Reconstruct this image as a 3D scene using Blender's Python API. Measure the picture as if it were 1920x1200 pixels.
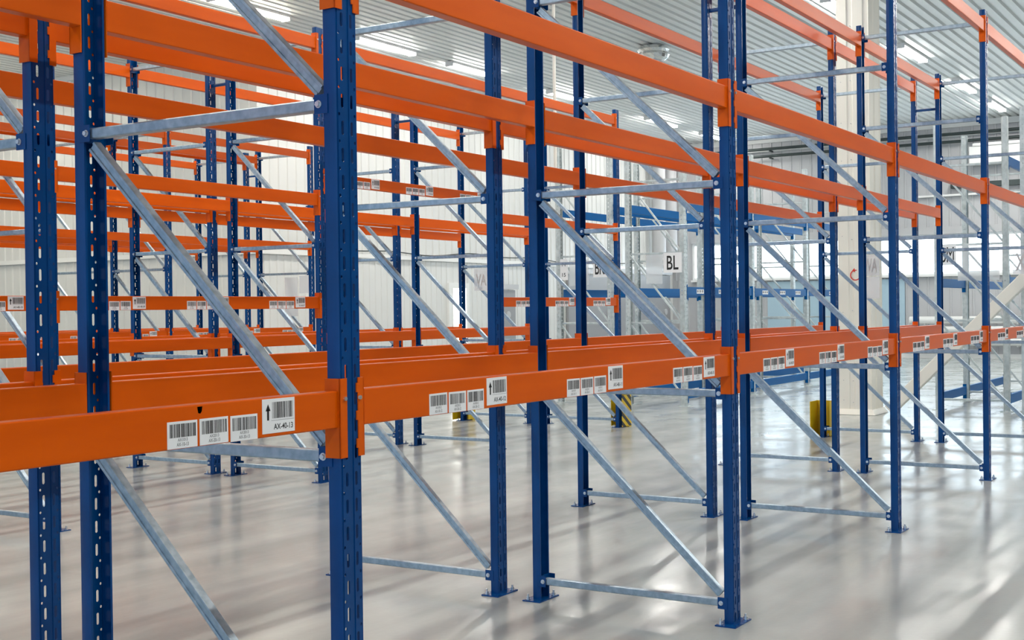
import bpy, bmesh, math, random
from mathutils import Vector, Matrix

# ------------------------------------------------------------------ camera, world, exposure
for o in list(bpy.data.objects):
    bpy.data.objects.remove(o)
SC = bpy.context.scene
COL = SC.collection
CAM = Vector((-2.7501, -2.2561, 1.4789))
YAW, PITCH, ROLL, FPX = 0.5597, -0.0083, -0.0123, 2375.5
cf = Vector((math.cos(YAW) * math.cos(PITCH), math.sin(YAW) * math.cos(PITCH), math.sin(PITCH)))
cr0 = cf.cross(Vector((0, 0, 1))).normalized()
cu0 = cr0.cross(cf)
cr = cr0 * math.cos(ROLL) + cu0 * math.sin(ROLL)
cu = -cr0 * math.sin(ROLL) + cu0 * math.cos(ROLL)
cam = bpy.data.cameras.new('camera')
cam.sensor_width = 36
cam.lens = FPX * 36 / 1920
cam.clip_start = 0.05
cam.clip_end = 200
camo = bpy.data.objects.new('camera', cam)
COL.objects.link(camo)
camo.matrix_world = Matrix(((cr.x, cu.x, -cf.x, CAM.x), (cr.y, cu.y, -cf.y, CAM.y),
                            (cr.z, cu.z, -cf.z, CAM.z), (0, 0, 0, 1)))
SC.camera = camo

W = bpy.data.worlds.new('world')
SC.world = W
W.use_nodes = True
# the rest of the hall behind the camera: bluish daylight from the glazed end (-X), dim elsewhere
_nt = W.node_tree
_tc = _nt.nodes.new('ShaderNodeTexCoord')
_dp = _nt.nodes.new('ShaderNodeVectorMath')
_dp.operation = 'DOT_PRODUCT'
_dp.inputs[1].default_value = (-0.97, -0.05, 0.22)
_rp = _nt.nodes.new('ShaderNodeValToRGB')
_rp.color_ramp.elements[0].position = 0.0
_rp.color_ramp.elements[0].color = (0.14, 0.14, 0.135, 1)
_rp.color_ramp.elements[1].position = 0.9
_rp.color_ramp.elements[1].color = (0.80, 1.25, 1.80, 1)
_e = _rp.color_ramp.elements.new(0.35)
_e.color = (0.26, 0.265, 0.265, 1)
_nt.links.new(_tc.outputs['Generated'], _dp.inputs[0])
_nt.links.new(_dp.outputs['Value'], _rp.inputs['Fac'])
_nt.links.new(_rp.outputs['Color'], _nt.nodes['Background'].inputs[0])
_nt.nodes['Background'].inputs[1].default_value = 1.0
SC.view_settings.view_transform = 'Standard'
SC.view_settings.look = 'None'
SC.view_settings.gamma = 1
SC.view_settings.exposure = -0.46
SC.view_settings.use_curve_mapping = False
LAMP_W = 112.0          # watts of each ceiling lamp
TUBE = 60.0             # tube emission
WINDOW = 8.0           # daylight behind the window panes

random.seed(4)
PI = math.pi
H = 6.45               # ceiling height

# ------------------------------------------------------------------ materials
def mat(name, col, rough=0.5, metal=0.0, spec=0.5):
    m = bpy.data.materials.new(name)
    m.use_nodes = True
    b = m.node_tree.nodes['Principled BSDF']
    b.inputs['Base Color'].default_value = (*col, 1)
    b.inputs['Roughness'].default_value = rough
    b.inputs['Metallic'].default_value = metal
    b.inputs['Specular IOR Level'].default_value = spec
    return m

def noise_mix(m, c1, c2, scale, lo=0.35, hi=0.65, stretch=(1, 1, 1), detail=4.0, rough=None):
    nt = m.node_tree
    b = nt.nodes['Principled BSDF']
    tc = nt.nodes.new('ShaderNodeTexCoord')
    mp = nt.nodes.new('ShaderNodeMapping')
    mp.inputs['Scale'].default_value = stretch
    nz = nt.nodes.new('ShaderNodeTexNoise')
    nz.inputs['Scale'].default_value = scale
    nz.inputs['Detail'].default_value = detail
    rp = nt.nodes.new('ShaderNodeValToRGB')
    rp.color_ramp.elements[0].position = lo
    rp.color_ramp.elements[1].position = hi
    rp.color_ramp.elements[0].color = (*c1, 1)
    rp.color_ramp.elements[1].color = (*c2, 1)
    nt.links.new(tc.outputs['Object'], mp.inputs['Vector'])
    nt.links.new(mp.outputs['Vector'], nz.inputs['Vector'])
    nt.links.new(nz.outputs['Fac'], rp.inputs['Fac'])
    nt.links.new(rp.outputs['Color'], b.inputs['Base Color'])
    if rough:
        mr = nt.nodes.new('ShaderNodeMapRange')
        mr.inputs['To Min'].default_value = rough[0]
        mr.inputs['To Max'].default_value = rough[1]
        nt.links.new(nz.outputs['Fac'], mr.inputs['Value'])
        nt.links.new(mr.outputs['Result'], b.inputs['Roughness'])
    return m

def emit(name, col, s):
    m = bpy.data.materials.new(name)
    m.use_nodes = True
    b = m.node_tree.nodes['Principled BSDF']
    b.inputs['Base Color'].default_value = (*col, 1)
    b.inputs['Emission Color'].default_value = (*col, 1)
    b.inputs['Emission Strength'].default_value = s
    return m

M = {}
M['orange'] = noise_mix(mat('orange_paint', (0.78, 0.11, 0.008), 0.36, spec=0.2), (0.68, 0.096, 0.0005), (0.76, 0.116, 0.001), 3.0, stretch=(0.4, 3, 3), rough=(0.24, 0.36))
M['blue'] = noise_mix(mat('blue_paint', (0.003, 0.06, 0.26), 0.24, spec=0.3), (0.0, 0.048, 0.19), (0.0, 0.057, 0.228), 6.0, rough=(0.18, 0.30))
M['lightblue'] = mat('light_blue_paint', (0.0, 0.105, 0.33), 0.4, spec=0.1)
M['galv'] = noise_mix(mat('galvanised_steel', (0.55, 0.65, 0.74), 0.35, 0.85), (0.33, 0.415, 0.48), (0.46, 0.55, 0.62), 40.0, detail=6, rough=(0.28, 0.5))
M['perf'] = noise_mix(mat('galvanised_post', (0.6, 0.66, 0.66), 0.45, 0.45), (0.52, 0.58, 0.58), (0.68, 0.73, 0.73), 14.0)
M['zinc'] = mat('zinc_bolt', (0.72, 0.74, 0.76), 0.3, 0.9)
M['white'] = mat('label_white', (0.92, 0.93, 0.95), 0.45)
M['ink'] = mat('label_ink', (0.012, 0.012, 0.014), 0.6)
M['greyink'] = mat('label_grey_ink', (0.22, 0.22, 0.23), 0.6)
M['faintink'] = mat('faint_print', (0.50, 0.50, 0.50), 0.6)
M['ceil'] = mat('white_ceiling_sheet', (0.74, 0.76, 0.75), 0.42)
M['wall'] = mat('white_wall_sheet', (0.72, 0.72, 0.70), 0.4)
M['wallgrey'] = mat('grey_wall_sheet', (0.52, 0.52, 0.53), 0.45)
M['trim'] = mat('trim_white', (0.85, 0.85, 0.83), 0.4)
M['cream'] = mat('cream_sheet', (0.88, 0.85, 0.76), 0.4)
M['door'] = mat('grey_door_panel', (0.30, 0.30, 0.31), 0.45)
M['bluewall'] = mat('pale_blue_panel', (0.42, 0.58, 0.68), 0.45)
M['darkpipe'] = mat('dark_pipe_paint', (0.03, 0.045, 0.045), 0.5)
M['black'] = mat('black_plastic', (0.01, 0.01, 0.011), 0.5)
M['yellow'] = mat('yellow_paint', (0.72, 0.50, 0.01), 0.4)
M['red'] = mat('red_print', (0.65, 0.03, 0.015), 0.5)
M['foil'] = mat('aluminium_foil', (0.85, 0.85, 0.84), 0.18, 1.0)
M['lampbody'] = mat('lamp_body', (0.85, 0.85, 0.84), 0.4)
M['tube'] = emit('lamp_tube', (1.0, 0.98, 0.93), TUBE)
M['tubewarm'] = emit('lamp_tube_warm', (1.0, 0.93, 0.76), TUBE)
M['sheet'] = mat('frosted_film', (0.80, 0.84, 0.87), 0.35)
_b = M['sheet'].node_tree.nodes['Principled BSDF']
_b.inputs['Alpha'].default_value = 0.45
M['pane'] = emit('daylight_window_pane', (0.74, 0.89, 1.0), WINDOW)
M['lit'] = emit('lit_doorway_pane', (1.0, 0.98, 0.90), 9.0)

def floor_mat():
    m = mat('epoxy_floor', (0.58, 0.56, 0.53), 0.18)
    nt = m.node_tree
    b = nt.nodes['Principled BSDF']
    tc = nt.nodes.new('ShaderNodeTexCoord')
    def nz(scale, stretch, rot, detail):
        mp = nt.nodes.new('ShaderNodeMapping')
        mp.inputs['Scale'].default_value = stretch
        mp.inputs['Rotation'].default_value = (0, 0, rot)
        n = nt.nodes.new('ShaderNodeTexNoise')
        n.inputs['Scale'].default_value = scale
        n.inputs['Detail'].default_value = detail
        nt.links.new(tc.outputs['Object'], mp.inputs['Vector'])
        nt.links.new(mp.outputs['Vector'], n.inputs['Vector'])
        return n
    streak = nz(1.0, (0.35, 2.2, 1), 0.35, 5)
    fine = nz(30.0, (1, 1, 1), 0, 3)
    wave = nz(2.2, (1, 1, 1), 0.3, 3)
    rp = nt.nodes.new('ShaderNodeValToRGB')
    rp.color_ramp.elements[0].position = 0.35
    rp.color_ramp.elements[1].position = 0.68
    rp.color_ramp.elements[0].color = (0.335, 0.362, 0.352, 1)
    rp.color_ramp.elements[1].color = (0.475, 0.505, 0.490, 1)
    nt.links.new(streak.outputs['Fac'], rp.inputs['Fac'])
    nt.links.new(rp.outputs['Color'], b.inputs['Base Color'])
    mr = nt.nodes.new('ShaderNodeMapRange')
    mr.inputs['From Min'].default_value = 0.3
    mr.inputs['From Max'].default_value = 0.7
    mr.inputs['To Min'].default_value = 0.13
    mr.inputs['To Max'].default_value = 0.27
    nt.links.new(wave.outputs['Fac'], mr.inputs['Value'])
    nt.links.new(mr.outputs['Result'], b.inputs['Roughness'])
    bp = nt.nodes.new('ShaderNodeBump')
    bp.inputs['Strength'].default_value = 0.05
    bp.inputs['Distance'].default_value = 0.01
    nt.links.new(fine.outputs['Fac'], bp.inputs['Height'])
    nt.links.new(bp.outputs['Normal'], b.inputs['Normal'])
    return m
M['floor'] = floor_mat()

def stripe_mat():
    m = mat('yellow_black_stripes', (0.72, 0.5, 0.01), 0.4)
    nt = m.node_tree
    b = nt.nodes['Principled BSDF']
    tc = nt.nodes.new('ShaderNodeTexCoord')
    mp = nt.nodes.new('ShaderNodeMapping')
    mp.inputs['Rotation'].default_value = (0, math.radians(-35), 0)
    wv = nt.nodes.new('ShaderNodeTexWave')
    wv.bands_direction = 'Z'
    wv.inputs['Scale'].default_value = 3.4
    rp = nt.nodes.new('ShaderNodeValToRGB')
    rp.color_ramp.interpolation = 'CONSTANT'
    rp.color_ramp.elements[0].color = (0.012, 0.012, 0.012, 1)
    rp.color_ramp.elements[1].position = 0.5
    rp.color_ramp.elements[1].color = (0.75, 0.52, 0.012, 1)
    nt.links.new(tc.outputs['Object'], mp.inputs['Vector'])
    nt.links.new(mp.outputs['Vector'], wv.inputs['Vector'])
    nt.links.new(wv.outputs['Fac'], rp.inputs['Fac'])
    nt.links.new(rp.outputs['Color'], b.inputs['Base Color'])
    return m
M['stripes'] = stripe_mat()

# ------------------------------------------------------------------ mesh helpers
def box(bm, x0, x1, y0, y1, z0, z1, mi=0):
    v = [bm.verts.new(c) for c in ((x0, y0, z0), (x1, y0, z0), (x1, y1, z0), (x0, y1, z0),
                                   (x0, y0, z1), (x1, y0, z1), (x1, y1, z1), (x0, y1, z1))]
    for f in ((3, 2, 1, 0), (4, 5, 6, 7), (0, 1, 5, 4), (1, 2, 6, 5), (2, 3, 7, 6), (3, 0, 4, 7)):
        bm.faces.new([v[i] for i in f]).material_index = mi

def prism(bm, pts, axis, a, b, mi=0):
    """closed profile pts (u,v) extruded along axis from a to b; u,v are the other two axes in xyz order"""
    def P(u, v, t):
        return {'x': (t, u, v), 'y': (u, t, v), 'z': (u, v, t)}[axis]
    A = [bm.verts.new(P(u, v, a)) for u, v in pts]
    B = [bm.verts.new(P(u, v, b)) for u, v in pts]
    n = len(pts)
    for i in range(n):
        bm.faces.new((A[i], A[(i + 1) % n], B[(i + 1) % n], B[i])).material_index = mi
    bm.faces.new(A[::-1]).material_index = mi
    bm.faces.new(B).material_index = mi

def rrect(w0, w1, h0, h1, r, seg=3):
    pts = []
    for cx, cy, a0 in ((w1 - r, h1 - r, 0), (w0 + r, h1 - r, 90), (w0 + r, h0 + r, 180), (w1 - r, h0 + r, 270)):
        for k in range(seg + 1):
            a = math.radians(a0 + 90 * k / seg)
            pts.append((cx + r * math.cos(a), cy + r * math.sin(a)))
    return pts

def bar(bm, p, q, w, h, side, r=0.004, mi=0):
    """rounded bar from p to q; w across `side` direction, h across the third"""
    p, q, side = Vector(p), Vector(q), Vector(side)
    d = (q - p).normalized()
    s = (side - d * side.dot(d)).normalized()
    t = d.cross(s)
    prof = rrect(-w / 2, w / 2, -h / 2, h / 2, r, 2)
    A = [bm.verts.new(p + s * u + t * v) for u, v in prof]
    B = [bm.verts.new(q + s * u + t * v) for u, v in prof]
    n = len(prof)
    for i in range(n):
        bm.faces.new((A[i], A[(i + 1) % n], B[(i + 1) % n], B[i])).material_index = mi
    bm.faces.new(A[::-1]).material_index = mi
    bm.faces.new(B).material_index = mi

def tube(bm, p, q, r, n=12, mi=0, r2=None):
    p, q = Vector(p), Vector(q)
    d = (q - p).normalized()
    s = d.orthogonal().normalized()
    t = d.cross(s)
    r2 = r if r2 is None else r2
    A = [bm.verts.new(p + (s * math.cos(2 * PI * k / n) + t * math.sin(2 * PI * k / n)) * r) for k in range(n)]
    B = [bm.verts.new(q + (s * math.cos(2 * PI * k / n) + t * math.sin(2 * PI * k / n)) * r2) for k in range(n)]
    for i in range(n):
        bm.faces.new((A[i], A[(i + 1) % n], B[(i + 1) % n], B[i])).material_index = mi
    bm.faces.new(A[::-1]).material_index = mi
    bm.faces.new(B).material_index = mi

def mesh(name, bm, mats, smooth=True):
    bmesh.ops.recalc_face_normals(bm, faces=bm.faces)
    me = bpy.data.meshes.new(name)
    bm.to_mesh(me)
    bm.free()
    for m in (mats if isinstance(mats, (list, tuple)) else [mats]):
        me.materials.append(m)
    if smooth:
        me.shade_smooth()
        me.set_sharp_from_angle(angle=math.radians(32))
    return me

def put(name, me, parent=None, loc=(0, 0, 0), rz=0.0, rot=None):
    o = bpy.data.objects.new(name, me)
    COL.objects.link(o)
    o.location = loc
    o.rotation_euler = rot if rot else (0, 0, rz)
    if parent:
        o.parent = parent
    return o

def tag(o, label, cat, group=None):
    o['label'] = label
    o['category'] = cat
    o['kind'] = 'thing'
    if group:
        o['group'] = group
    return o

def thing(name, label, cat, loc=(0, 0, 0), rz=0.0, group=None):
    o = bpy.data.objects.new(name, None)
    o.empty_display_size = 0.1
    COL.objects.link(o)
    o.location = loc
    o.rotation_euler = (0, 0, rz)
    return tag(o, label, cat, group)

def struct(name, me, loc=(0, 0, 0), rz=0):
    o = put(name, me, None, loc, rz)
    o['kind'] = 'structure'
    return o

def copy_tree(o, parent=None):
    c = o.copy()
    COL.objects.link(c)
    if parent:
        c.parent = parent
    for ch in list(o.children):
        copy_tree(ch, c)
    return c

def new(): return bmesh.new()

# ------------------------------------------------------------------ uprights with real slots
def holed_strip(bm, x0, x1, cx, hw, hh, pitch, z_first, n, z0, z1, place):
    """a strip x0..x1 with n rounded holes at z_first + k*pitch, between heights z0 and z1"""
    zs = z0
    def q(pts):
        bm.faces.new([bm.verts.new(place(x, z)) for x, z in pts])
    for k in range(n):
        zc = z_first + k * pitch
        a, b = zc - pitch / 2, zc + pitch / 2
        if k == 0: a = z0
        if k == n - 1: b = z1
        c = hw * 0.6
        l, r, t, bt = cx - hw, cx + hw, zc + hh, zc - hh
        O = [bm.verts.new(place(x, z)) for x, z in ((x0, a), (x1, a), (x1, b), (x0, b))]
        I = [bm.verts.new(place(x, z)) for x, z in ((l, bt + c), (l + c, bt), (r - c, bt), (r, bt + c),
                                                   (r, t - c), (r - c, t), (l + c, t), (l, t - c))]
        F = bm.faces.new
        F((O[0], O[1], I[2], I[1])); F((O[1], I[3], I[2])); F((O[1], O[2], I[4], I[3]))
        F((O[2], I[5], I[4])); F((O[2], O[3], I[6], I[5])); F((O[3], I[7], I[6]))
        F((O[3], O[0], I[0], I[7])); F((O[0], I[1], I[0]))

def quad_strip(bm, place, pts, z0, z1):
    for (a, b) in zip(pts[:-1], pts[1:]):
        bm.faces.new([bm.verts.new(place(*p, z)) for p, z in ((a, z0), (b, z0), (b, z1), (a, z1))])

HT = 3.94      # upright height
PW = 0.0905    # web width
PD = 0.042     # visible flange depth
def thicken_inward(bm, t=0.0022):
    bmesh.ops.remove_doubles(bm, verts=bm.verts, dist=0.0003)
    bmesh.ops.recalc_face_normals(bm, faces=bm.faces)
    web = [f for f in bm.faces if abs(f.normal.y) > 0.9 and f.calc_center_median().y < 0.0005]
    if sum(f.normal.y for f in web) < 0:            # solidify grows along the normals: turn them inwards
        bmesh.ops.reverse_faces(bm, faces=bm.faces)
    bm.normal_update()
    bmesh.ops.solidify(bm, geom=list(bm.faces), thickness=t)
    if min(v.co.y for v in bm.verts) < -0.0005:
        for v in bm.verts:
            v.co.y += t
            v.co.x *= 0.9545

def upright_mesh():
    bm = new()
    n = 52
    z0 = 0.006
    fl = lambda x, z: (x, 0.0, z)
    for s in (-1, 1):
        holed_strip(bm, *sorted((s * 0.030, s * 0.040)), s * 0.035, 0.0042, 0.0045, 0.075, 0.075, n - 1, z0, HT, fl)
        holed_strip(bm, *sorted((s * 0.010, s * 0.030)), s * 0.021, 0.0055, 0.0195, 0.075, 0.0375, n, z0, HT, fl)
        P3 = lambda x, y, z: (x, y, z)
        quad_strip(bm, P3, [(s * 0.040, 0), (s * 0.0437, 0.0012), (s * 0.0452, 0.0045), (s * 0.0452, 0.022), (s * 0.0452, PD - 0.004),
                            (s * 0.0440, PD), (s * 0.0375, PD)], z0, HT)
    quad_strip(bm, lambda x, y, z: (x, y, z), [(-0.010, 0), (0.010, 0)], z0, HT)
    thicken_inward(bm)
    return mesh('upright', bm, M['blue'])

def plate_mesh():
    bm = new()
    box(bm, -0.098, 0.098, -0.03, 0.072, 0.0, 0.006)
    return mesh('base_plate', bm, M['blue'], False)

def anchor_mesh():
    bm = new()
    tube(bm, (0, 0, 0.004), (0, 0, 0.009), 0.013, 12)
    tube(bm, (0, 0, 0.009), (0, 0, 0.021), 0.010, 6)
    tube(bm, (0, 0, 0.021), (0, 0, 0.034), 0.0055, 8)
    return mesh('anchor_bolt', bm, M['zinc'])

def bracket_mesh():
    bm = new()
    y0, y1 = PD - 0.012, PD + 0.036
    box(bm, -0.0480, -0.0455, y0, y1, -0.027, 0.027)
    box(bm, 0.0455, 0.0480, y0, y1, -0.027, 0.027)
    box(bm, -0.0455, 0.0455, y0 + 0.0125, y0 + 0.016, -0.027, 0.027)
    return mesh('brace_bracket', bm, M['blue'], False)

def bolt_mesh():
    bm = new()
    tube(bm, (0.001, 0, 0), (-0.002, 0, 0), 0.011, 14)
    tube(bm, (-0.002, 0, 0), (-0.009, 0, 0), 0.008, 6)
    return mesh('bolt', bm, M['zinc'])

DEPTH, GAP, PITCH = 1.0885, 0.2074, 2.80
BRZ = [0.098, 1.076, 2.055, 3.03, 3.83]
def hbrace_mesh(depth):
    bm = new()
    bar(bm, (-0.024, PD + 0.026, 0), (-0.024, depth - PD - 0.026, 0), 0.034, 0.034, (1, 0, 0), 0.004)
    return mesh('horizontal_brace', bm, M['galv'], False)

def dbrace_mesh(depth, dz):
    bm = new()
    a = Vector((-0.018, PD + 0.028, 0.040)); b = Vector((-0.018, depth - PD - 0.028, dz - 0.040))
    bar(bm, a, b, 0.026, 0.038, (1, 0, 0), 0.003)
    n = (b - a).normalized().cross(Vector((1, 0, 0)))
    for k in (-1, 1):                                     # the channel's two lips on the open side
        f = Vector((-0.0145, 0, 0)) + n * (k * 0.0135)
        bar(bm, a + f, b + f, 0.006, 0.010, (1, 0, 0), 0.0015)
    return mesh('diagonal_brace', bm, M['galv'], False)

ME = dict(up=upright_mesh(), plate=plate_mesh(), anchor=anchor_mesh(), brk=bracket_mesh(), bolt=bolt_mesh(), hb=hbrace_mesh(DEPTH))

def make_frame():
    t = thing('rack_stand', 'x', 'rack frame')
    for (y, rz) in ((0, 0), (DEPTH, PI)):
        u = put('upright', ME['up'], t, (0, y, 0), rz)
        put('base_plate', ME['plate'], u)
        for ax, ay in ((-0.072, 0.055), (0.072, -0.012)):
            put('anchor_bolt', ME['anchor'], u, (ax, ay, 0))
        for z in BRZ:
            put('brace_bracket', ME['brk'], u, (0, 0, z))
    for z in BRZ:
        h = put('horizontal_brace', ME['hb'], t, (0, 0, z))
        for y in (PD + 0.020, DEPTH - PD - 0.020):
            put('bolt', ME['bolt'], h, (-0.0475, y, 0))
    for a, b in zip(BRZ[:3], BRZ[1:4]):
        put('diagonal_brace', dbrace_mesh(DEPTH, b - a), t, (0, 0, a))
    return t

ORD = ['first', 'second', 'third', 'fourth', 'fifth', 'sixth']
ROWS = {}   # name -> (y front, x offset)
yA = 0.0
yB = DEPTH + GAP
yC = 4.97
yD = yC + DEPTH + GAP
yE = 10.25
yF = yE + DEPTH + GAP
ROWN = dict(A='nearest rack row', B='second rack row', C='third rack row', D='fourth rack row', E='fifth rack row', F='farthest orange rack row')
ROWY = dict(A=yA, B=yB, C=yC, D=yD, E=yE, F=yF)
ROWX = dict(A=0, B=0, C=0.10, D=0.10, E=0.45, F=0.45)
FR = dict(A=range(-1, 5), B=range(-1, 5), C=range(0, 5), D=range(0, 5), E=range(2, 5), F=range(2, 5))
FIRST = dict(A=0, B=0, C=1, D=2, E=3, F=3)   # index of the first frame seen from the left
proto = None
for R in 'ABCDEF':
    for i in FR[R]:
        if proto is None:
            proto = make_frame()
            o = proto
        else:
            o = copy_tree(proto)
        o.location = (i * PITCH + ROWX[R], ROWY[R], 0)
        k = i - FIRST[R]
        if k >= 0:
            o['label'] = 'blue slotted rack frame with galvanised braces, %s from left, %s' % (ORD[k], ROWN[R])
        else:
            o['label'] = 'blue slotted rack frame beyond the left edge, number %d, %s' % (-k, ROWN[R])
        o['group'] = 'blue upright frames of the ' + ROWN[R]

# ------------------------------------------------------------------ beams
BH, BD = 0.102, 0.046
BL = PITCH - PW - 0.008
def beam_mesh(length=BL, h=BH, m='orange'):
    bm = new()
    r = 0.004
    prof = rrect(0.004, 0.004 + BD, -h, 0, r, 3)
    prism(bm, prof, 'x', 0.004, length - 0.004)
    return mesh('beam_rail', bm, M[m], False)

def connector_mesh(sgn, m='orange'):
    """L shaped end plate on the post; sgn=+1 sits on the right end (post on +X side)"""
    bm = new()
    t = 0.0035
    zt, zb = 0.034, -0.186
    box(bm, *sorted((-sgn * t, 0)), -0.0045, 0.0495, zb, zt)           # flange plate, outer face at x=0
    w = 0.028 if sgn > 0 else 0.022
    box(bm, *sorted((-sgn * t, sgn * w)), -0.0045, -0.001, zb, zt)     # web wing
    if sgn < 0:
        for z in (0.006, -0.072, -0.150):                              # hooks
            box(bm, *sorted((sgn * w, sgn * (w + 0.007))), -0.0045, -0.001, z - 0.013, z + 0.013)
    return mesh('end_connector', bm, M[m], False)

def pin_mesh():
    bm = new()
    tube(bm, (0, -0.0045, 0), (0, -0.010, 0), 0.006, 8)
    return mesh('locking_pin', bm, M['zinc'])
CON = {1: connector_mesh(1), -1: connector_mesh(-1)}
PIN = pin_mesh()
BEAM = beam_mesh()

def make_beam():
    t = thing('rack_beam', 'x', 'beam')
    put('beam_rail', BEAM, t)
    for sgn, x in ((-1, 0.0), (1, BL)):
        c = put('end_connector', CON[sgn], t, (x, 0, 0))
        put('locking_pin', PIN, c, (sgn * 0.017, 0, -0.022))
    return t

# --- barcode labels
TXT = {}
def text_geo(s):
    if s not in TXT:
        cu_ = bpy.data.curves.new('t', 'FONT')
        cu_.body = s
        cu_.size = 1.0
        cu_.offset = 0.0 if 'M' in s else 0.012
        ob = bpy.data.objects.new('t', cu_)
        me = bpy.data.meshes.new_from_object(ob)
        bpy.data.objects.remove(ob)
        vs = [tuple(v.co) for v in me.vertices]
        fs = [tuple(p.vertices) for p in me.polygons]
        x0 = min(v[0] for v in vs); x1 = max(v[0] for v in vs)
        y0 = min(v[1] for v in vs); y1 = max(v[1] for v in vs)
        TXT[s] = (vs, fs, x0, x1, y0, y1)
        bpy.data.meshes.remove(me)
    return TXT[s]

def add_text(bm, s, cx, z, height, width=None, y=-0.0009, mi=1, back=False):
    vs, fs, x0, x1, y0, y1 = text_geo(s)
    k = height / (y1 - y0)
    kx = (width / (x1 - x0)) if width else k
    sg = -1 if back else 1
    V = [bm.verts.new((cx + sg * (v[0] - (x0 + x1) / 2) * kx, y, z + (v[1] - y0) * k)) for v in vs]
    for f in fs:
        try:
            bm.faces.new([V[i] for i in f]).material_index = mi
        except ValueError:
            pass

def bars(bm, x0, x1, z0, z1, seed, y=-0.0009):
    rnd = random.Random(seed)
    x = x0
    u = (x1 - x0) / 62
    while x < x1 - u:
        w = u * rnd.choice((0.7, 0.7, 1.0, 1.0, 1.6, 2.4))
        box(bm, x, min(x + w, x1), y, y + 0.0004, z0, z1, 1)
        x += w + u * rnd.choice((0.9, 0.9, 1.3, 2.0))

LAB = {}
def small_label(row, tier, num, text):
    key = (row, tier, num, text)
    if key not in LAB:
        bm = new()
        box(bm, 0, 0.095, -0.0006, 0.0004, 0, 0.064)
        bars(bm, 0.007, 0.090, 0.026, 0.058, hash(key) if False else num * 7 + tier)
        if text:
            add_text(bm, '%s%d0%s' % (row, tier, num if isinstance(num, str) else '%02d' % num), 0.0475, 0.0165, 0.0075, width=0.031, mi=2)
            add_text(bm, '%s-%d0-%02d' % (row, tier, num), 0.0475, 0.005, 0.0085, width=0.038, mi=2)
        LAB[key] = mesh('barcode_label', bm, [M['white'], M['ink'], M['greyink']], False)
    return LAB[key]

def big_label(row, num, text):
    key = (row, num, text)
    if key not in LAB:
        bm = new()
        box(bm, 0, 0.122, -0.0006, 0.0004, 0, 0.089)
        bars(bm, 0.037, 0.118, 0.038, 0.080, num * 13 + 5)
        box(bm, 0.033, 0.119, -0.0009, -0.0005, 0.0325, 0.0333, 2)
        box(bm, 0.0175, 0.0245, -0.0009, -0.0005, 0.034, 0.062, 1)
        v = [bm.verts.new((x, -0.0009, z)) for x, z in ((0.012, 0.058), (0.030, 0.058), (0.021, 0.076))]
        bm.faces.new(v).material_index = 1
        if text:
            add_text(bm, '%s-40-%02d' % (row, num), 0.078, 0.009, 0.0150, width=0.072, mi=1)
        LAB[key] = mesh('barcode_label', bm, [M['white'], M['ink'], M['greyink']], False)
    return LAB[key]

def add_labels(t, row, nums, text):
    for gx, num in zip((0.377, 1.224, 2.130), nums):
        for k, dx in enumerate((0, 0.103, 0.206)):
            put('barcode_label', small_label(row, k + 1, num, text), t, (gx + dx - 0.049, 0.0036, -0.1005 + random.uniform(-0.0012, 0.001)), rot=(0, random.uniform(-0.006, 0.006), 0))
        put('barcode_label', big_label(row, num, text), t, (gx + 0.319 - 0.049, 0.0036, -0.093 + random.uniform(-0.001, 0.001)), rot=(0, random.uniform(-0.008, 0.004), 0))

L1, L2, L3 = 1.260, 2.500, 3.856
bproto = None
FB = dict(A=-1, B=-1, C=0, D=0, E=2, F=2)
def place_beam(R, i, side, z, lvl, labels=None):
    global bproto
    if bproto is None:
        bproto = make_beam()
        o = bproto
    else:
        o = copy_tree(bproto)
    X = i * PITCH + ROWX[R]
    e = PW / 2 + 0.004
    if side == 'front':
        o.location = (X + e, ROWY[R], z)
    else:
        o.location = (X + PITCH - e, ROWY[R] + DEPTH, z)
        o.rotation_euler = (0, 0, PI)
    k = i - FB[R]
    o['group'] = 'orange beams of the ' + ROWN[R]
    o['label'] = 'orange %s-level %s beam%s, %s bay from left, %s' % (lvl, side, ' with stickers' if labels else '', ORD[k], ROWN[R])
    return o, labels

todo = []
for R in 'ABCDEF':
    for i in list(FR[R])[:-1]:
        for side in ('front', 'back'):
            for lvl, z in (('lowest', L1), ('middle', L2), ('top', L3)):
                lab = None
                if R == 'A' and side == 'front' and lvl == 'lowest':
                    n0 = 12 - 3 * i
                    lab = ('AX', (n0, n0 - 1, n0 - 2), True)
                if R == 'C' and side == 'front':
                    if lvl == 'lowest':
                        z = 1.610
                        if i == 2:
                            continue
                        n0 = 12 - 3 * i
                        lab = ('AV', (n0, n0 - 1, n0 - 2), True)
                    if lvl == 'middle' and i == 2:
                        z = 2.690
                        lab = ('AV', (6, 5, 4), True)
                if R == 'E' and side == 'front' and lvl == 'lowest':
                    n0 = 12 - 3 * i
                    lab = ('AT', (n0, n0 - 1, n0 - 2), False)
                todo.append(place_beam(R, i, side, z, lvl, lab))
bm = new()
vs = [bm.verts.new((x, 0.0035, z)) for x, z in ((2.226, -0.006), (2.243, -0.006), (2.241, -0.017), (2.236, -0.023), (2.229, -0.021))]
bm.faces.new(vs)
bmesh.ops.solidify(bm, geom=list(bm.faces), thickness=0.0004)
chip = mesh('paint_chip', bm, M['black'], False)
for o, lab in todo:      # stickers only now, so that no copy inherits them
    if lab:
        add_labels(o, *lab)
        if lab[1][0] == 15 and lab[0] == 'AX':
            put('paint_chip', chip, o, (-0.049, 0, 0))

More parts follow.
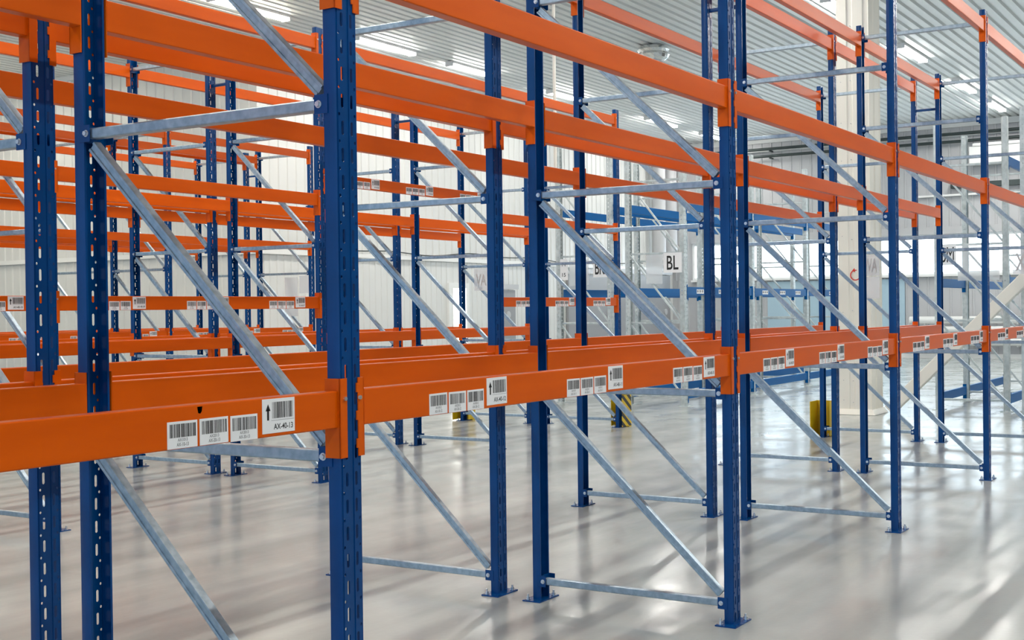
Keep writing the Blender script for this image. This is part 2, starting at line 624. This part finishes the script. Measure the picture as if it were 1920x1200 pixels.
# ------------------------------------------------------------------ row spacers
def spacer_mesh(g):
    bm = new()
    bar(bm, (0, 0.003, 0), (0, g - 0.003, 0), 0.022, 0.026, (1, 0, 0), 0.003)
    for y0, y1 in ((0.0005, 0.004), (g - 0.004, g - 0.0005)):
        box(bm, -0.016, 0.016, y0, y1, -0.05, 0.05)
    return mesh('row_spacer', bm, M['blue'])
SP = spacer_mesh(GAP)
for a, b in ('AB', 'CD', 'EF'):
    for i in FR[a]:
        k = i - FIRST[a]
        o = put('row_spacer', SP, None, (i * PITCH + ROWX[a], ROWY[a] + DEPTH, 3.57))
        nm = ORD[k] + ' pair from left' if k >= 0 else 'pair %d beyond left edge' % -k
        tag(o, 'short blue spacer bar joining back-to-back frames, %s, %s' % (nm, ROWN[a]), 'spacer bar', 'blue row spacers')

# ------------------------------------------------------------------ yellow post guards
def guard(x, y, striped, label, back):
    t = thing('post_guard', label, 'post guard', (x, y, 0), 0, 'yellow post guards at the row ends')
    bm = new()
    box(bm, 0.0 if back else -0.085, 0.165, -0.066, -0.060, 0.012, 0.40)
    put('side_plate', mesh('side_plate', bm, M['stripes'] if striped else M['yellow'], False), t)
    bm = new()
    box(bm, -0.085 if back else 0.0, 0.165, 0.130, 0.136, 0.012, 0.40)
    put('side_plate', mesh('side_plate', bm, M['yellow'], False), t)
    bm = new()
    prism(bm, [(-0.06, 0.012), (0.13, 0.012), (0.13, 0.40), (-0.06, 0.40)], 'x', 0.159, 0.165)
    put('end_plate', mesh('end_plate', bm, M['yellow'], False), t)
    bm = new()
    box(bm, 0.10, 0.165, -0.066, 0.136, 0.0, 0.012)
    put('foot', mesh('foot', bm, M['yellow'], False), t)
xe = 4 * PITCH
guard(xe, yB + DEPTH - 0.035, False, 'yellow steel guard around the end post of the second rack row by the column', True)
guard(xe + 0.1, yC + 0.0, True, 'yellow and black striped guard around the front end post of the third rack row', False)
guard(xe + 0.1, yD + DEPTH - 0.035, False, 'yellow steel guard around the back end post of the fourth rack row', True)

# ------------------------------------------------------------------ grey perforated racks
GH = 4.02
def perf_upright_mesh():
    bm = new()
    z0 = 0.008
    pit = 0.0625
    n = 64
    for s in (-1, 1):
        holed_strip(bm, *sorted((0, s * 0.052)), s * 0.030, 0.0075, 0.0105, pit, 0.04, n, z0, GH, lambda x, z: (x, 0, z))
        quad_strip(bm, lambda x, y, z: (x, y, z), [(s * 0.052, 0), (s * 0.055, 0.003), (s * 0.055, 0.012)], z0, GH)
        holed_strip(bm, 0.012, 0.062, 0.036, 0.006, 0.008, pit, 0.04, n, z0, GH, lambda y, z, s=s: (s * 0.055, y, z))
        quad_strip(bm, lambda x, y, z: (x, y, z), [(s * 0.055, 0.062), (s * 0.044, 0.064), (s * 0.040, 0.075)], z0, GH)
    thicken_inward(bm)
    return mesh('upright', bm, M['perf'])
PERF = perf_upright_mesh()
def pplate():
    bm = new()
    box(bm, -0.085, 0.085, -0.045, 0.12, 0, 0.008)
    return mesh('base_plate', bm, M['perf'], False)
PPL = pplate()
GD = 0.98
GBZ = [0.15, 1.25, 2.30, 3.40]
def gh_mesh():
    bm = new()
    bar(bm, (0, 0.072, 0), (0, GD - 0.072, 0), 0.03, 0.03, (1, 0, 0), 0.004)
    return mesh('horizontal_brace', bm, M['perf'], False)
def gd_mesh(dz):
    bm = new()
    bar(bm, (-0.02, 0.075, 0.03), (-0.02, GD - 0.075, dz - 0.03), 0.02, 0.028, (1, 0, 0), 0.004)
    return mesh('diagonal_brace', bm, M['perf'], False)
GHM = gh_mesh()
GDM = [gd_mesh(b - a) for a, b in zip(GBZ[:-1], GBZ[1:])]
gproto = None
def grey_frame(x, y, label, grp):
    global gproto
    if gproto is None:
        t = thing('grey_rack_stand', label, 'rack frame', (x, y, 0), 0, grp)
        for (yy, rz) in ((0, 0), (GD, PI)):
            u = put('upright', PERF, t, (0, yy, 0), rz)
            put('base_plate', PPL, u)
        for z in GBZ:
            put('horizontal_brace', GHM, t, (0, 0, z))
        for z, me in zip(GBZ, GDM):
            put('diagonal_brace', me, t, (0, 0, z))
        gproto = t
    else:
        t = copy_tree(gproto)
        t.location = (x, y, 0)
        tag(t, label, 'rack frame', grp)
    return t

BC = {1: connector_mesh(1, 'lightblue'), -1: connector_mesh(-1, 'lightblue')}
BBM = {}
def blue_beam(x0, x1, y, z, back, label, grp, stickers=False, h=0.125):
    Lb = x1 - x0 - 0.118
    key = (round(Lb, 3), h)
    if key not in BBM:
        BBM[key] = beam_mesh(Lb, h, 'lightblue')
    t = thing('blue_rack_beam', label, 'beam', (x0 + 0.059, y, z) if not back else (x1 - 0.059, y, z), PI if back else 0, grp)
    put('beam_rail', BBM[key], t)
    for sgn, x in ((-1, 0.0), (1, Lb)):
        put('end_connector', BC[sgn], t, (x, 0, 0))
    if stickers:
        for gx in (0.35, 1.2, 2.0):
            if gx + 0.3 > Lb:
                continue
            bm = new()
            box(bm, 0, 0.27, -0.0006, 0.0004, 0, 0.065)
            for q in range(3):
                bars(bm, 0.012 + q * 0.088, 0.075 + q * 0.088, 0.018, 0.055, q + int(gx * 10))
            put('barcode_label', mesh('barcode_label', bm, [M['white'], M['greyink']], False), t, (gx, 0.0036, -0.10))

gG, gH_, gJ, gK = ('grey frames of the first grey rack row', 'grey frames of the second grey rack row', 'grey frames of the right-hand grey rack row', None)
XG = [14.65, 17.40, 20.12, 22.85]
yG, yH = 5.58, 6.80
for k, x in enumerate(XG):
    grey_frame(x, yG, 'grey perforated rack frame, %s from left in the nearer grey row behind the column' % ORD[k], gG)
    grey_frame(x, yH, 'grey perforated rack frame, %s from left in the farther grey row behind the column' % ORD[k], gH_)
for k, (a, b) in enumerate(zip(XG[:-1], XG[1:])):
    for nm, z in (('bottom', 0.235), ('middle', 1.785), ('top', 3.06)):
        for y, back, sd in ((yG, False, 'front'), (yG + GD, True, 'back')):
            blue_beam(a, b, y, z, back, 'blue %s %s beam between grey posts, %s bay of the first grey row' % (nm, sd, ORD[k]), 'blue beams of the first grey row', nm == 'middle' and not back)
        if nm != 'bottom':
            blue_beam(a, b, yH, z, False, 'blue %s front beam between grey posts, %s bay of the second grey row' % (nm, ORD[k]), 'blue beams of the second grey row')
            blue_beam(a, b, yH + GD, z, True, 'blue %s back beam between grey posts, %s bay of the second grey row' % (nm, ORD[k]), 'blue beams of the second grey row')
XJ = [15.45, 17.15, 20.15]
yJ = 1.16
for k, x in enumerate(XJ):
    grey_frame(x, yJ, 'grey perforated rack frame, %s going away, in the grey row at the right edge' % ORD[k], gJ)
for k, (a, b) in enumerate(zip(XJ[:-1], XJ[1:])):
    for nm, z in (('bottom', 0.235), ('middle', 1.84), ('top', 3.49)):
        for y, back, sd in ((yJ, False, 'front'), (yJ + GD, True, 'back')):
            if nm == 'top' and back:
                continue
            blue_beam(a, b, y, z, back, 'blue %s %s beam, %s bay of the grey row at the right edge' % (nm, sd, ORD[k]), 'blue beams of the right-hand grey row')
grey_frame(14.72, yJ - GD - 0.22 - 0.07, 'grey perforated rack frame cut by the right edge of the photo, nearest grey one', None)
if True:
    pass

# ------------------------------------------------------------------ building shell
XL, XR, YB, YF, XB = 14.8, 33.0, 14.3, -9.0, -9.0
def corr(n0, n1, pitch=0.2, depth=0.03, top=0.035, slope=0.02, valley=None):
    """trapezoid profile points (u, d) from n0 to n1"""
    pts = []
    u = n0
    while u < n1 - 1e-6:
        pts += [(u, 0), (u + pitch - top - 2 * slope, 0), (u + pitch - top - slope, depth), (u + pitch - slope, depth)]
        u += pitch
    pts.append((n1, 0))
    return pts

bm = new()
box(bm, XB, XR + 0.3, YF, 26, -0.2, 0)
struct('floor', mesh('floor', bm, M['floor'], False))

# ceiling: ribs running along X
bm = new()
p = corr(YF, 26, 0.2, 0.045, 0.05, 0.014)
prof = [(u, H + d) for u, d in p] + [(26, H + 0.15), (YF, H + 0.15)]
prism(bm, prof, 'x', XB, XR + 0.3)
struct('ceiling', mesh('ceiling', bm, M['ceil'], False))

def ribbed(axis, n0, n1, z0, z1, at, sgn, m, thick=0.12, pitch=0.2, depth=0.012, door=None):
    """wall sheet with vertical ribs; face at `at`, ribs towards the room"""
    bm = new()
    p = corr(n0, n1, pitch, depth, 0.04, 0.015)
    prof = [(u, at - sgn * d) for u, d in p] + [(n1, at + sgn * thick), (n0, at + sgn * thick)]
    if axis == 'y':
        prof = [(b, a) for a, b in prof]
    prism(bm, prof, 'z', z0, z1)
    return mesh('wall_sheet', bm, m, False)
ZT = 2.58
struct('wall_left', ribbed('y', YB, 26, 0, H, XL, 1, M['wall'], pitch=0.25, depth=0.02))
struct('wall_far', ribbed('x', XB, XL + 0.3, 0, H, 25.9, 1, M['wall'], pitch=0.25, depth=0.02))
# back wall with a doorway at x 20.95..21.55
bm_parts = []
o = struct('wall_back', ribbed('x', XL + 0.12, XR, ZT, H, YB, 1, M['wall'], pitch=0.25, depth=0.02))
for nm, a, b, z0 in (('wall_back_lower', XL + 0.12, 20.98, 0), ('wall_back_lower', 21.56, XR, 0), ('wall_back_lower', 20.98, 21.56, 1.98)):
    struct(nm, ribbed('x', a, b, z0, ZT, YB - 0.02, 1, M['wall'], thick=0.14, pitch=0.2, depth=0.012))
# trim caps
def trim(name, x0, x1, y0, y1, z0, z1, m='trim'):
    bm = new()
    box(bm, x0, x1, y0, y1, z0, z1)
    return struct(name, mesh('trim', bm, M[m], False))
trim('trim_1', XL - 0.07, XL - 0.02, YB - 0.07, 26, ZT, ZT + 0.09)
trim('trim_2', XL - 0.07, XR, YB - 0.09, YB - 0.04, ZT, ZT + 0.09)
trim('trim_3', XL - 0.06, XL - 0.022, YB, 26, H - 0.1, H, 'trim')
trim('trim_4', XL, XR, YB - 0.06, YB - 0.022, H - 0.1, H, 'trim')
# end wall with a long window band
wz0, wz1 = 2.30, 3.40
wy0, wy1 = -2.5, 13.6
struct('wall_right', ribbed('y', YF, YB, wz1, H, XR, 1, M['wallgrey'], pitch=0.3, depth=0.02))
struct('wall_right_lower', ribbed('y', YF, YB, 0, wz0, XR, 1, M['wallgrey'], pitch=0.3, depth=0.02))
struct('wall_right_side', ribbed('y', wy1, YB, wz0, wz1, XR, 1, M['wallgrey']))
struct('wall_right_side', ribbed('y', YF, wy0, wz0, wz1, XR, 1, M['wallgrey']))
nwin = 4
ww = (wy1 - wy0) / nwin
for k in range(nwin):
    a = wy0 + k * ww
    fr = new()
    for (u0, u1, v0, v1) in ((a, a + ww, wz0, wz0 + 0.07), (a, a + ww, wz1 - 0.07, wz1), (a, a + 0.07, wz0 + 0.07, wz1 - 0.07),
                             (a + ww - 0.07, a + ww, wz0 + 0.07, wz1 - 0.07), (a + ww / 2 - 0.015, a + ww / 2 + 0.015, wz0 + 0.07, wz1 - 0.07)):
        box(fr, XR - 0.02, XR + 0.1, u0, u1, v0, v1)
    w = struct('window_%d' % (k + 1), mesh('window_frame', fr, M['trim'], False))
    pn = new()
    box(pn, XR + 0.03, XR + 0.04, a + 0.07, a + ww - 0.07, wz0 + 0.07, wz1 - 0.07)
    put('window_pane', mesh('window_pane', pn, M['pane'], False), w)
trim('trim_5', XR - 0.10, XR - 0.021, wy0, wy1, wz1 + 0.005, wz1 + 0.20, 'wallgrey')
trim('trim_6', XR - 0.16, XR - 0.021, wy0, wy1, wz0 - 0.06, wz0)
trim('trim_7', XR - 0.08, XR - 0.021, YF, YB - 0.1, H - 0.16, H)
trim('trim_8', XR - 0.06, XR - 0.021, YF, YB - 0.1, H - 0.42, H - 0.34)
trim('baseboard_right', XR - 0.06, XR - 0.021, YF, YB - 0.1, 0, 0.12)
# pale blue panels under the window
bm = new()
box(bm, XR - 0.05, XR - 0.0205, 7.2, 11.2, 0.12, 2.2)
struct('wall_right_panel', mesh('panel', bm, M['bluewall'], False))

# lit doorway in the back wall
bm = new()
for (u0, u1, v0, v1) in ((20.86, 20.98, 0, 2.1), (21.56, 21.68, 0, 2.1), (20.98, 21.56, 1.98, 2.1)):
    box(bm, u0, u1, YB - 0.09, YB + 0.05, v0, v1)
d1 = struct('door_1', mesh('door_frame', bm, M['trim'], False))
bm = new()
box(bm, 20.98, 21.56, YB + 0.0, YB + 0.03, 0.02, 1.98)
put('door_pane', mesh('door_pane', bm, M['lit'], False), d1)
def grey_door(n, x0, x1, z1, leaf_w=None):
    bm = new()
    box(bm, x0, x1, YB - 0.12, YB - 0.055, 0.02, z1)
    d = struct('door_%d' % n, mesh('door_leaf', bm, M['door'], False))
    bm = new()
    box(bm, x0 - 0.1, x1 + 0.1, YB - 0.16, YB - 0.12, z1 + 0.02, z1 + 0.14)
    put('door_rail', mesh('door_rail', bm, M['wallgrey'], False), d)
    bm = new()
    tube(bm, (x1 - 0.35, YB - 0.15, 1.35), (x1 - 0.35, YB - 0.119, 1.35), 0.09, 16)
    put('door_handle', mesh('door_handle', bm, M['wallgrey']), d)
grey_door(2, 22.9, 23.65, 1.95)
grey_door(3, 26.3, 28.9, 2.40)
grey_door(4, 29.15, 32.6, 2.45)

# ------------------------------------------------------------------ cream column and its slanted brace
bm = new()
cx0, cx1, cy0, cy1 = 14.19, 14.72, 2.68, 3.12
def col_prof(x0, x1, y0, y1, d):
    pts = []
    n = 2
    for k in range(n):
        L = (y1 - y0) / n
        b = y1 - k * L
        pts += [(x0, b), (x0, b - L * 0.62), (x0 + d, b - L * 0.68), (x0 + d, b - L * 0.94)]
    pts.append((x0, y0))
    for k in range(n):
        L = (x1 - x0) / n
        b = x0 + k * L
        pts += [(b + L * 0.55, y0), (b + L * 0.63, y0 + d), (b + L * 0.9, y0 + d), (b + L, y0)]
    pts += [(x1, y1)]
    return pts
prism(bm, col_prof(cx0, cx1, cy0, cy1, 0.014), 'z', 0.06, H)
colm = struct('column_cladding', mesh('column_cladding', bm, M['cream'], False))
bm = new()
v0 = [(cx0 - 0.055, cy0 - 0.055), (cx1 + 0.05, cy0 - 0.055), (cx1 + 0.05, cy1 + 0.05), (cx0 - 0.055, cy1 + 0.05)]
A = [bm.verts.new((x, y, 0.004)) for x, y in v0]
v1 = [(cx0 - 0.012, cy0 - 0.012), (cx1 + 0.012, cy0 - 0.012), (cx1 + 0.012, cy1 + 0.012), (cx0 - 0.012, cy1 + 0.012)]
B = [bm.verts.new((x, y, 0.075)) for x, y in v1]
for i in range(4):
    bm.faces.new((A[i], A[(i + 1) % 4], B[(i + 1) % 4], B[i]))
bm.faces.new(B); bm.faces.new(A[::-1])
put('kick_plate', mesh('kick_plate', bm, M['cream'], False), colm)
bm = new()
for z in (0.18, 0.5, 0.95, 1.4, 1.9, 2.4, 2.9, 3.4, 3.9, 4.5, 5.2):
    for y in (2.77, 2.93, 3.06):
        z2 = z + random.uniform(-.05, .05)
        tube(bm, (cx0 + 0.016, y, z2), (cx0 - 0.003, y, z2), 0.006, 8)
put('cladding_screws', mesh('cladding_screws', bm, M['wallgrey']), colm)
# red circular arrow sticker on the column
bm = new()
N = 20
ring = []
for k in range(N + 1):
    a = math.radians(75 + 285 * k / N)
    ring.append((math.cos(a), math.sin(a)))
yy, zz = 2.885, 1.885
for (c0, s0), (c1, s1) in zip(ring[:-1], ring[1:]):
    prism(bm, [(yy - r * c, zz + r * q) for r, c, q in ((0.060, c0, s0), (0.073, c0, s0), (0.073, c1, s1), (0.060, c1, s1))], 'x', cx0 - 0.002, cx0 - 0.0003)
prism(bm, [(yy - c, zz + q) for c, q in ((-0.012, 0.096), (-0.045, 0.062), (-0.002, 0.038))], 'x', cx0 - 0.0025, cx0 - 0.0003)
tag(put('arrow_sticker', mesh('arrow_sticker', bm, M['red'], False)), 'red circular arrow sticker on the cream column', 'sticker')

bm = new()
bar(bm, (14.30, 2.47, 0.075), (14.30, 2.47 - 6.3, 6.375), 0.15, 0.15, (1, 0, 0), 0.01)
struct('column_brace', mesh('column_brace', bm, M['cream'], False))

# ------------------------------------------------------------------ signs and hanging sheets
def board(name, label, cat, loc, w, h, text=None, th=None, m='white', ink=1, faint=False, rz=PI / -2, grp=None, text_w=None):
    """flat board whose reading side faces -Y locally, turned to face -X"""
    bm = new()
    box(bm, 0, w, 0, 0.004, 0, h)
    if text:
        lines = text.split('\n')
        for k, s in enumerate(lines):
            zc = h * (len(lines) - k - 0.5) / len(lines) - th / 2
            add_text(bm, s, w / 2, zc, th, text_w, y=-0.0006, mi=1, back=faint)
    o = put(name, mesh(name, bm, [M[m], M['faintink' if faint else 'ink']], False), None, loc, rz)
    return tag(o, label, cat, grp)
# local +X maps to -Y when rotated by -90 degrees; board face then looks to -X
board('aisle_sign', 'white aisle sign reading BL on a grey rack end', 'sign', (14.585, 5.91, 2.00), 0.30, 0.30, 'BL', 0.21, text_w=0.19)
board('aisle_sign', 'white aisle sign reading BK, left of the BL sign', 'sign', (14.585, 7.11, 1.96), 0.24, 0.30, 'BK', 0.21, text_w=0.17)
board('aisle_sign', 'white aisle sign reading BM against the bright windows', 'sign', (15.385, 2.08, 2.02), 0.24, 0.29, 'BM', 0.21, text_w=0.18)
board('number_sign', 'small white sign with the numbers 14 and 15', 'sign', (14.585, 7.70, 1.93), 0.14, 0.33, '14\n15', 0.06)
board('film_sheet', 'frosted film sheet hanging left of the BL sign', 'film sheet', (14.585, 6.20, 1.84), 0.27, 0.44, m='sheet', grp='frosted film sheets at the row ends')
board('film_sheet', 'frosted film sheet hanging left of the BK sign', 'film sheet', (14.585, 7.53, 1.84), 0.34, 0.40, m='sheet', grp='frosted film sheets at the row ends')
board('film_sheet', 'frosted film sheet hanging right of the BM sign', 'film sheet', (15.385, 1.82, 1.80), 0.55, 0.50, m='sheet', grp='frosted film sheets at the row ends')
board('hanging_sheet', 'white sheet with faint VA letters hanging on the third and fourth row ends', 'sheet', (xe + 0.02, 7.08, 1.73), 0.22, 0.29, 'AV', 0.15, m='sheet', faint=True, text_w=0.16, grp='sheets hung at row ends')
board('hanging_sheet', 'white sheet with faint W letter on the second row end before the column', 'sheet', (xe - 0.075, 1.89, 1.80), 0.20, 0.23, 'AW', 0.15, m='sheet', faint=True, text_w=0.15, grp='sheets hung at row ends')
board('hanging_sheet', 'blank white sheet under the faint W sheet before the column', 'sheet', (xe - 0.075, 1.87, 1.55), 0.18, 0.24, m='sheet', grp='sheets hung at row ends')
board('hanging_sheet', 'white sheet with faint X letter at the right edge of the photo', 'sheet', (xe - 0.075, 0.31, 1.78), 0.24, 0.25, 'AX', 0.18, m='sheet', faint=True, text_w=0.19, grp='sheets hung at row ends')
xq = 4 * PITCH + 0.45 - 0.075
board('hanging_sheet', 'long white sheet hanging on the fifth row end frame', 'sheet', (xq, 10.74, 1.42), 0.25, 0.58, m='sheet', grp='sheets hung at row ends')
board('hanging_sheet', 'short white sheet hanging right of the long one on the fifth row end', 'sheet', (xq, 10.45, 1.76), 0.18, 0.26, m='sheet', grp='sheets hung at row ends')

# ------------------------------------------------------------------ ceiling lamps
def lamp_meshes(L):
    bm = new()
    box(bm, -L / 2, L / 2, -0.09, 0.09, -0.045, -0.002)
    box(bm, -L / 2, -L / 2 + 0.03, -0.09, 0.09, -0.10, -0.045)
    box(bm, L / 2 - 0.03, L / 2, -0.09, 0.09, -0.10, -0.045)
    body = mesh('lamp_body', bm, M['lampbody'], False)
    t = []
    for s in (-1, 1):
        bm = new()
        tube(bm, (-L / 2 + 0.031, s * 0.05, -0.072), (L / 2 - 0.031, s * 0.05, -0.072), 0.022, 10)
        t.append(bm)
    return body, t
LB, tt = lamp_meshes(1.75)
TM = {}
for warm in (False, True):
    TM[warm] = []
LB2, tt2 = lamp_meshes(1.75)
TM[False] = [mesh('lamp_tube', b, M['tube']) for b in tt]
TM[True] = [mesh('lamp_tube', b, M['tubewarm']) for b in tt2]
def lamp(x, y, warm, label, k=1.0):
    t = thing('ceiling_lamp', label, 'lamp', (x, y, H), 0, 'ceiling strip lamps')
    put('lamp_body', LB, t)
    for me in TM[warm]:
        put('lamp_tube', me, t)
    li = bpy.data.lights.new('lamp_light', 'AREA')
    li.shape = 'RECTANGLE'
    li.size = 1.7
    li.size_y = 0.16
    li.energy = LAMP_W * k
    li.color = (1.0, 0.93, 0.80) if warm else (1.0, 0.965, 0.91)
    lo = bpy.data.objects.new('lamp_light', li)
    COL.objects.link(lo)
    lo.parent = t
    lo.location = (0, 0, -0.125)
rows_l = [(12.2, [12.45, 16.0, 18.95, 22.9, 27.9, 31.4], 'over the far left aisle'),
          (4.25, [-3.0, 1.2, 5.4, 9.6, 13.9, 18.1, 22.5, 27.0, 30.4], 'over the aisle behind second row'),
          (-3.6, [-3.0, 1.2, 5.4, 9.6, 13.9, 18.1, 22.5, 27.0, 30.6], 'over the aisle on the right')]
for y, xs, wh in rows_l:
    for k, x in enumerate(xs):
        lamp(x, y, (y > 10 and x < 14) or x < 4, 'glowing ceiling strip lamp %s, number %d going away' % (wh, k + 1), 0.6 if y > 10 and x > 14 else 1.25 if y < 0 else 1.0)
for k, x in enumerate((4.2, 8.4, 12.4)):  # extra lamps added out of view to brighten the left wall and ceiling
    lamp(x, 20.2, True, 'glowing ceiling strip lamp past the farthest row on the left, number %d going away' % (k + 1))
for k, x in enumerate((-3.0, 1.2, 5.4, 9.6)):
    lamp(x, 12.2, True, 'glowing ceiling strip lamp over the far left aisle, number %d before the left edge' % (k + 1))

# ------------------------------------------------------------------ ceiling and wall services
# foil wrapped ceiling duct end
t = thing('ceiling_vent', 'shiny foil-wrapped round duct outlet under the ceiling', 'vent', (19.1, 8.2, H))
bm = new()
prev = None
N = 24
rings = [(0.20, 0.0), (0.27, -0.03), (0.30, -0.09), (0.27, -0.14), (0.31, -0.19), (0.28, -0.25), (0.20, -0.29)]
for r, z in rings:
    rg = [bm.verts.new(((r + random.uniform(-.012, .012)) * math.cos(2 * PI * k / N), (r + random.uniform(-.012, .012)) * math.sin(2 * PI * k / N), z)) for k in range(N)]
    if prev:
        for i in range(N):
            bm.faces.new((prev[i], prev[(i + 1) % N], rg[(i + 1) % N], rg[i]))
    else:
        bm.faces.new(rg)
    prev = rg
bm.faces.new(prev[::-1])
put('foil_duct', mesh('foil_duct', bm, M['foil'], False), t)
bm = new()
tube(bm, (0, 0, -0.285), (0, 0, -0.315), 0.17, 20)
put('grille', mesh('grille', bm, M['wallgrey']), t)
# cream drop pipe and a cross pipe under the ceiling
bm = new()
tube(bm, (12.4, 6.5, 3.3), (12.4, 6.5, H), 0.022, 10)
tag(put('drop_pipe', mesh('drop_pipe', bm, M['cream'])), 'thin cream pipe dropping from the ceiling between rack rows', 'pipe')
# pipes along the end wall
for nm, z, r, m, lb in (('wall_pipe', 6.08, 0.042, 'darkpipe', 'upper dark pipe running high along the far end wall'),
                        ('wall_pipe', 5.87, 0.042, 'darkpipe', 'lower dark pipe running high along the far end wall'),
                        ('radiator_pipe', 1.05, 0.10, 'trim', 'topmost thick white heating pipe along the far wall'),
                        ('radiator_pipe', 0.80, 0.08, 'trim', 'middle thick white heating pipe along the far wall'),
                        ('radiator_pipe', 0.45, 0.10, 'trim', 'lowest thick white heating pipe along the far wall')):
    bm = new()
    y0, y1 = (YF, YB - 0.12) if 'dark' in m else (1.0, 7.0)
    tube(bm, (XR - 0.3, y0, z), (XR - 0.3, y1, z), r, 14)
    for y in [y0 + 0.8 + 2.4 * k for k in range(int((y1 - y0 - 0.8) / 2.4) + 1)]:
        box(bm, XR - 0.3, XR - 0.03, y - 0.02, y + 0.02, z - r - 0.03, z - r + 0.01)
    tag(put(nm, mesh(nm, bm, M[m])), lb, 'pipe')
# air unit high on the end wall
t = thing('air_unit', 'white air unit with dark outlets high on the far wall at right', 'air unit', (XR - 0.02, 3.6, 5.2))
bm = new()
box(bm, -0.45, 0, -2.0, 1.75, 0.0, 0.48)
box(bm, -0.50, 0, -2.1, 1.65, 0.485, 0.56)
put('casing', mesh('casing', bm, M['trim'], False), t)
for y in (0.15, -0.55, -1.25):
    bm = new()
    box(bm, -0.458, -0.45, y - 0.16, y + 0.16, 0.08, 0.36)
    put('outlet', mesh('outlet', bm, M['black'], False), t)
bm = new()
box(bm, XR - 0.22, XR - 0.022, 0.5, 5.9, 4.62, 4.76)
tag(put('cable_tray', mesh('cable_tray', bm, M['darkpipe'], False)), 'dark cable tray on the far wall below the air unit', 'cable tray')
bm = new()
box(bm, XR - 0.16, XR - 0.022, -1, 6.8, 4.42, 4.47)
tag(put('wall_rail', mesh('wall_rail', bm, M['trim'], False)), 'thin white rail on the far wall below the cable tray', 'rail')
# grey pipes in the inner corner
for k, (x, r) in enumerate(((31.4, 0.2), (32.2, 0.2))):
    bm = new()
    tube(bm, (x, YB - 0.34, 2.72), (x, YB - 0.34, H), r, 16)
    tag(put('corner_duct', mesh('corner_duct', bm, M['wallgrey'])), 'grey vertical duct in the far corner, %s one' % ('left' if k == 0 else 'right'), 'duct')
# cable sagging along the back wall cap
bm = new()
pts = [Vector((x, YB - 0.11, ZT + 0.16 + 0.03 * math.sin(x * 2.1) + 0.03 * math.sin(x * 0.9))) for x in [15 + 0.35 * k for k in range(46)]]
for a, b in zip(pts[:-1], pts[1:]):
    tube(bm, a, b, 0.012, 6)
tag(put('wall_cable', mesh('wall_cable', bm, M['darkpipe'])), 'thin dark cable running along the white ledge of the back wall', 'cable')
